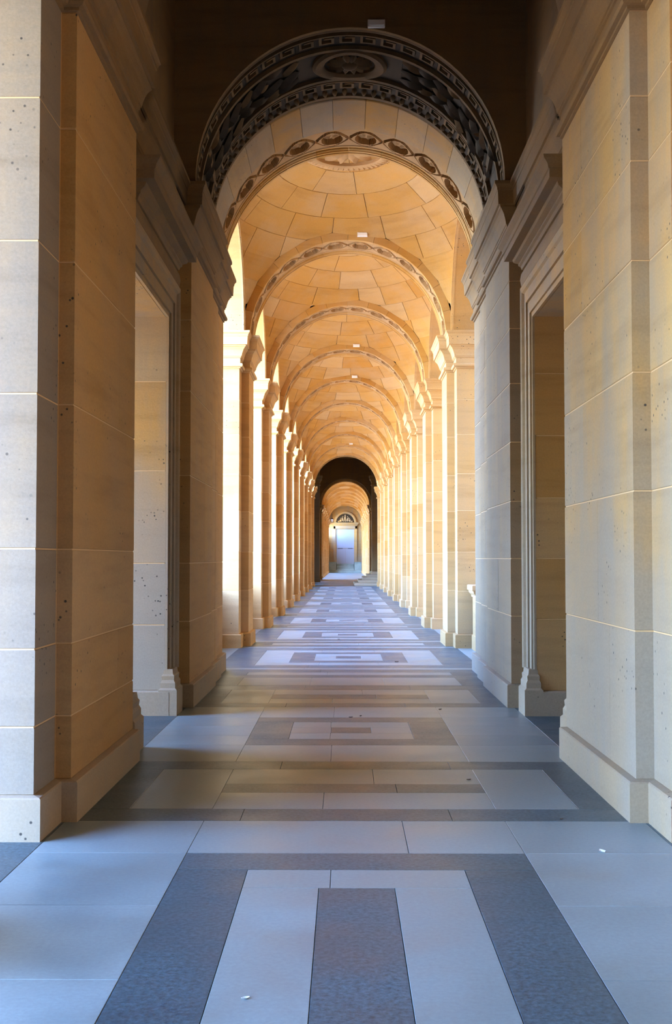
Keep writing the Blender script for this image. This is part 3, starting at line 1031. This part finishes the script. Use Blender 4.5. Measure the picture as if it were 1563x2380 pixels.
# ------------------------------------------------------------------ roofs over everything, the far passage
wallbox('ceiling', -XO, XO, -5.0, 142.5, ZTOP, ZTOP + 0.5)
for s in (-1, 1):
    wn_ = 'wall_' + SIDE[s]
    b = MB()
    if s < 0:
        ds_ = [(71.2, 74.2), (75.6, 79.3), (80.7, 84.6), (86.0, 92.7)]
        for a, c in ds_:
            b.box(-2.9, -2.3, a, c, 0, ZTOP)
        for (a, c), (a2, c2) in zip(ds_, ds_[1:]):
            b.box(-2.9, -2.3, c, a2, 2.0, ZTOP)
    else:
        b.box(2.3, 2.9, 71.2, 92.7, 0, ZTOP)
    structure(wn_, b.build('far_passage_wall', M_STONE))
for s in (-1, 1):
    for yc_, hh in ((83.2, 7.2),):
        t = thing('wall_pilaster', f'tall pilaster on the {SIDE[s]} wall of the far black passage', 'pilaster', (s * 2.3, yc_, 0))
        q = [(-0.52, -0.6), (0.0, -0.6), (0.0, 0.6), (-0.52, 0.6)]
        q = q if s > 0 else mirror(q)
        add('shaft', mesh('shaft', *loft(q, [(0, 0.25), (0, hh - 0.6)]), M_STONE), t)
        add('plinth', mesh('plinth', *loft(q, PLINTH), M_STONE), t)
        add('capital', mesh('capital', *loft(q, [(d, hh + z) for d, z in CAP]), M_STONE), t)

# steps at the right of the far passage
st = thing('side_stair', 'short stone stair climbing to the right wall of the far passage', 'stairs', (1.3, 75.0, 0))
for k in range(5):
    b = MB(); x0_ = -0.80 + 0.26 * k
    b.cbox(x0_, 0.98, -3.6 + 0.9 * k, 3.6, 0.16 * k, 0.16 * (k + 1), 0.012)
    add('step', b.build('step', M_STONE), st)

# ------------------------------------------------------------------ far end: stairs, door, tympanum
YE = 141.0
ew = wallbox('wall_front', -XO, XO, YE, YE + 0.6, 0, ZTOP)
es = thing('end_stair', 'flight of grey stone steps rising to the pale far door', 'stairs', (0, 137.0, 0))
for k in range(7):
    b = MB()
    xh = 1.80 if k < 2 else 0.98
    b.cbox(-xh, xh, 0.36 * k, YE - 137.0, 0.145 * k, 0.145 * (k + 1), 0.02)
    add('step', b.build('step', M_LIGHT), es)
for s in (-1, 1):
    pd = thing('stair_pedestal', f'low stone block flanking the end stair on the {SIDE[s]}', 'pedestal', (s * 1.42, 139.3, 0.29), 'blocks beside the end stair')
    b = MB(); b.cbox(-0.40, 0.40, -1.5, 1.45, 0.0, 0.80, 0.01)
    add('die', b.build('die', M_LIGHT), pd)
    b = MB(); b.cbox(-0.42, 0.42, -1.55, 1.45, 0.80, 0.90, 0.02)
    add('cap', b.build('cap', M_LIGHT), pd)
ZD = 1.015
door = structure('door_1', None, loc=(0, YE, ZD))
for s in (-1, 1):
    b = MB(); b.cbox(*sorted((s * 0.008, s * 1.01)), -0.03, -0.002, 0.0, 1.72, 0.006)
    add('door_leaf', b.build('door_leaf', M_DOOR), door)
b = MB(); b.cbox(-1.01, 1.01, -0.03, -0.002, 1.76, 3.95, 0.006)
add('upper_panel', b.build('upper_panel', M_DOOR), door)
for s in (-1, 1):
    b = MB(); b.cbox(*sorted((s * 0.30, s * 0.85)), -0.06, -0.03, 1.70, 1.76, 0.01)
    add('door_rail', b.build('door_rail', M_IRON), door)
fr = thing('end_door_frame', 'moulded stone frame with cornice round the pale far door', 'doorway', (0, YE, 0))
for s in (-1, 1):
    b = MB()
    b.cbox(*sorted((s * 1.02, s * 1.14)), -0.10, 0, ZD, ZD + 4.05, 0.01); b.cbox(*sorted((s * 1.14, s * 1.34)), -0.16, 0, ZD, ZD + 4.30, 0.01)
    add('door_jamb', b.build('door_jamb', M_STONE), fr)
b = MB(); b.cbox(-1.34, 1.34, -0.16, 0, ZD + 3.99, ZD + 4.33, 0.015)
add('lintel', b.build('lintel', M_STONE), fr)
b = MB(); b.extend(*loft([(-1.34, -0.16), (1.34, -0.16), (1.34, 0.0), (-1.34, 0.0)], [(0, ZD + 4.33), (0.04, ZD + 4.40), (0.10, ZD + 4.5), (0.12, ZD + 4.56), (0.2, ZD + 4.58), (0.2, ZD + 4.7)]))
add('cornice', b.build('cornice', M_STONE), fr)
ty = thing('tympanum', 'half-round carved relief above the far door', 'relief', (0, YE, ZD + 4.72))
R1, R2 = 1.25, 1.02
v, f = sweep_arc([(-0.22, R1), (-0.22, R2 + 0.08), (-0.17, R2), (0, R2), (0, R1)], -PI / 2, PI / 2, 28)
add('arch_moulding', mesh('arch_moulding', v, f, M_STONE), ty)
b = MB(); n = 24
vv = [(0, -0.02, 0)] + [(R2 * math.sin(-PI / 2 + PI * k / n), -0.02, R2 * math.cos(-PI / 2 + PI * k / n)) for k in range(n + 1)]
add('relief_ground', mesh('relief_ground', vv, [(0, k + 1, k + 2) for k in range(n)], M_CARVE), ty)
ra = random.Random(9)
for (x, z, rx, rz) in ((0, 0.42, 0.13, 0.36), (0, 0.82, 0.09, 0.10), (-0.28, 0.34, 0.12, 0.26), (0.28, 0.34, 0.12, 0.26), (-0.52, 0.22, 0.17, 0.15), (0.52, 0.22, 0.17, 0.15),
                       (-0.76, 0.12, 0.14, 0.09), (0.76, 0.12, 0.14, 0.09), (-0.27, 0.66, 0.07, 0.08), (0.27, 0.66, 0.07, 0.08), (-0.5, 0.46, 0.07, 0.07), (0.5, 0.46, 0.07, 0.07)):
    add('relief_figure', ellipsoid('relief_figure', rx, 0.10, rz, M_STONE, 10, 7), ty, (x, -0.05, z), (0, ra.uniform(-0.5, 0.5), 0))

ln = thing('wall_lantern', 'small black iron lantern high on the left by the far tympanum', 'lantern', (-1.46, 135.0, 5.62))
b = MB(); b.box(-0.02, 0.02, -0.02, 0.02, 0.42, 0.9); b.extend(*loft([(-0.14, -0.14), (0.14, -0.14), (0.14, 0.14), (-0.14, 0.14)], [(0.03, 0.32), (-0.11, 0.46)])); b.box(-0.12, 0.12, -0.12, 0.12, -0.06, -0.02)
for sx in (-1, 1):
    for sy in (-1, 1):
        b.box(sx * 0.13 - 0.012, sx * 0.13 + 0.012, sy * 0.13 - 0.012, sy * 0.13 + 0.012, -0.03, 0.33)
add('frame', b.build('frame', M_IRON), ln)
b = MB(); b.extend(*loft([(-0.115, -0.115), (0.115, -0.115), (0.115, 0.115), (-0.115, 0.115)], [(-0.02, -0.02), (0, 0.30)]))
add('glass', b.build('glass', M_GLASS), ln)

# ------------------------------------------------------------------ small white lights over the arch crowns
def crown_light(y, z, x, label, w=0.19):
    t = thing('emergency_light', label, 'light fitting', (x, y, z), 'white light boxes over the arch crowns')
    b = MB(); b.cbox(-w / 2, w / 2, -0.05, 0.0, -0.04, 0.045, 0.006)
    add('housing', b.build('housing', M_WHITE), t)
    b = MB(); b.cbox(-w / 2 + 0.012, w / 2 - 0.012, -0.064, -0.05, -0.03, 0.035, 0.006)
    add('lens', b.build('lens', M_OPAL), t)
crown_light(13.2, 7.40 + 0.06, 0.29, 'small white box light above the carved medallion of the black arch')
for n, nm in ((0, 'first'), (2, 'third'), (3, 'fourth'), (7, 'eighth')):
    crown_light(Y0 + n * PER - PW2 - 0.002, ZS + RA + 0.085, 0.27, f'small white box light over the crown of the {nm} gallery arch')

# ------------------------------------------------------------------ parapets in the side openings
def parapet(n, s, label):
    t = thing('parapet', label, 'parapet', (s * 2.60, Y0 + (n - 0.5) * PER, 0), 'low parapets between the piers')
    L = PER / 2 - PR2 - 0.052
    b = MB(); b.cbox(-0.16, 0.16, -L, L, 0.0, 0.22, 0.01)
    add('base', b.build('base', M_STONE), t)
    b = MB(); b.cbox(-0.10, 0.10, -L, L, 0.22, 0.88, 0.006)
    add('panel', b.build('panel', M_STONE), t)
    b = MB(); b.extend(*loft([(-0.12, -L + 0.13), (0.12, -L + 0.13), (0.12, L - 0.13), (-0.12, L - 0.13)], [(0, 0.88), (0.03, 0.90), (0.03, 0.92), (0.06, 0.96), (0.07, 1.0), (0.11, 1.01), (0.11, 1.06)]))
    add('rail', b.build('rail', M_STONE), t)
for n in range(0, 9):
    parapet(n, -1, f'low stone parapet hidden behind the {ORD[n]} left pier of the gallery')
# the one corner that shows at the right, beside the first pier
pt = thing('balustrade_pedestal', 'small white moulded pedestal beside the first right gallery pier', 'pedestal', (2.40, 21.35, 0))
q = [(-0.19, -0.35), (0.40, -0.35), (0.40, 0.38), (-0.19, 0.38)]
add('base', mesh('base', *loft(q, [(0.02, 0), (0.02, 0.24), (0, 0.26)]), M_WARM), pt)
add('die', mesh('die', *loft(q, [(0, 0.26), (0, 0.92)]), M_WARM), pt)
add('cap', mesh('cap', *loft(q, [(0, 0.92), (0.02, 0.925), (0.025, 0.96), (0.06, 1.0), (0.07, 1.04), (0.09, 1.05), (0.09, 1.13), (0.07, 1.14)]), M_WARM), pt)

# ------------------------------------------------------------------ litter on the paving
def leaf(x, y, s, rz, label, mat, cat='leaf'):
    v, f = [], []
    for i in range(7):
        u = i / 6 - 0.5
        w = 0.34 * math.cos(PI * u * 0.98)
        z = 0.10 + 0.5 * u * u
        v += [(u, -w, z + 0.12), (u, 0, z - 0.08), (u, w, z + 0.12)]
    for i in range(6):
        a = i * 3
        f += [(a, a + 3, a + 4, a + 1), (a + 1, a + 4, a + 5, a + 2)]
    o = add('dry_leaf' if mat is M_LEAF else 'paper_scrap', mesh('litter', [(p[0] * s, p[1] * s, max(0.0005, p[2] * s * 0.6)) for p in v], f, mat), None, (x - CXO, y, 0), (0, 0, rz))
    tag(o, label, cat)
leaf(0.896, 8.87, 0.035, 0.4, 'dark crumb of leaf on the pale band beside the near bar', M_LEAF)
leaf(1.405, 6.695, 0.055, 1.9, 'tiny curled pale feather on pale slab near the right plinth', M_PAPER, 'feather')
leaf(-0.363, 4.453, 0.032, 0.3, 'small white scrap on the pale slab between dark bars at the bottom', M_PAPER, 'scrap')
leaf(1.33, 7.53, 0.03, 0.9, 'tiny dark speck of leaf on the dark band by the right plinth', M_LEAF)
leaf(0.06, 12.35, 0.04, 0.2, 'small dark leaf at the far edge of the second panel', M_LEAF)
leaf(0.16, 12.45, 0.04, 1.2, 'second small leaf just right of the one behind the panel', M_LEAF)
leaf(1.01, 13.0, 0.045, 0.7, 'dark leaf on the pale slab before the stepped right pier', M_LEAF)
leaf(0.80, 18.95, 0.06, 0.2, 'dark leaf on the first bright panel at right', M_LEAF)
leaf(-0.12, 24.3, 0.05, 0.2, 'dark leaf between the first and second bright panels', M_LEAF)

# ------------------------------------------------------------------ unseen court at left and wing at right, added to shape the light
b = MB(); b.box(-70, -3.2, -60, 190, -0.3, -0.02)
structure('courtyard_ground', b.build('courtyard_ground', M_PLAZA))
b = MB(); b.box(3.2, 6.0, -60, 190, -0.3, -0.02)
structure('inner_court_ground', b.build('inner_court_ground', M_PLAZA))
wallbox('wall_right', 6.0, 6.6, -60, 190, 0, 13.0)  # unseen wing wall, added to cut light from the right
wallbox('trim_2', -XO, XO, -5.0, 142.5, ZTOP + 0.5, ZTOP + 2.2)
# added unseen deep wall round the left doorway, cutting its daylight
b = MB(); b.box(-5.6, -XO, 9.2, 10.36, 0, ZTOP); b.box(-5.6, -XO, 12.5, 13.6, 0, ZTOP); b.box(-5.6, -XO, 10.36, 12.5, 4.12, ZTOP)
structure('wall_left', b.build('light_cut_wall', M_WARM))
wallbox('wall_left', -2.8, -2.2, 136.2, YE, 0, 4.3)  # unseen left flank, added to hold back daylight at the end door
wallbox('wall_right', 2.2, 2.8, 136.2, YE, 0, ZS)         # solid flank by the end stair, added to dim the door
wallbox('ceiling', -6.5, -XO, -1.0, 14.5, 5.75, 6.2)         # unseen slab on the court side, added to cut high sky light
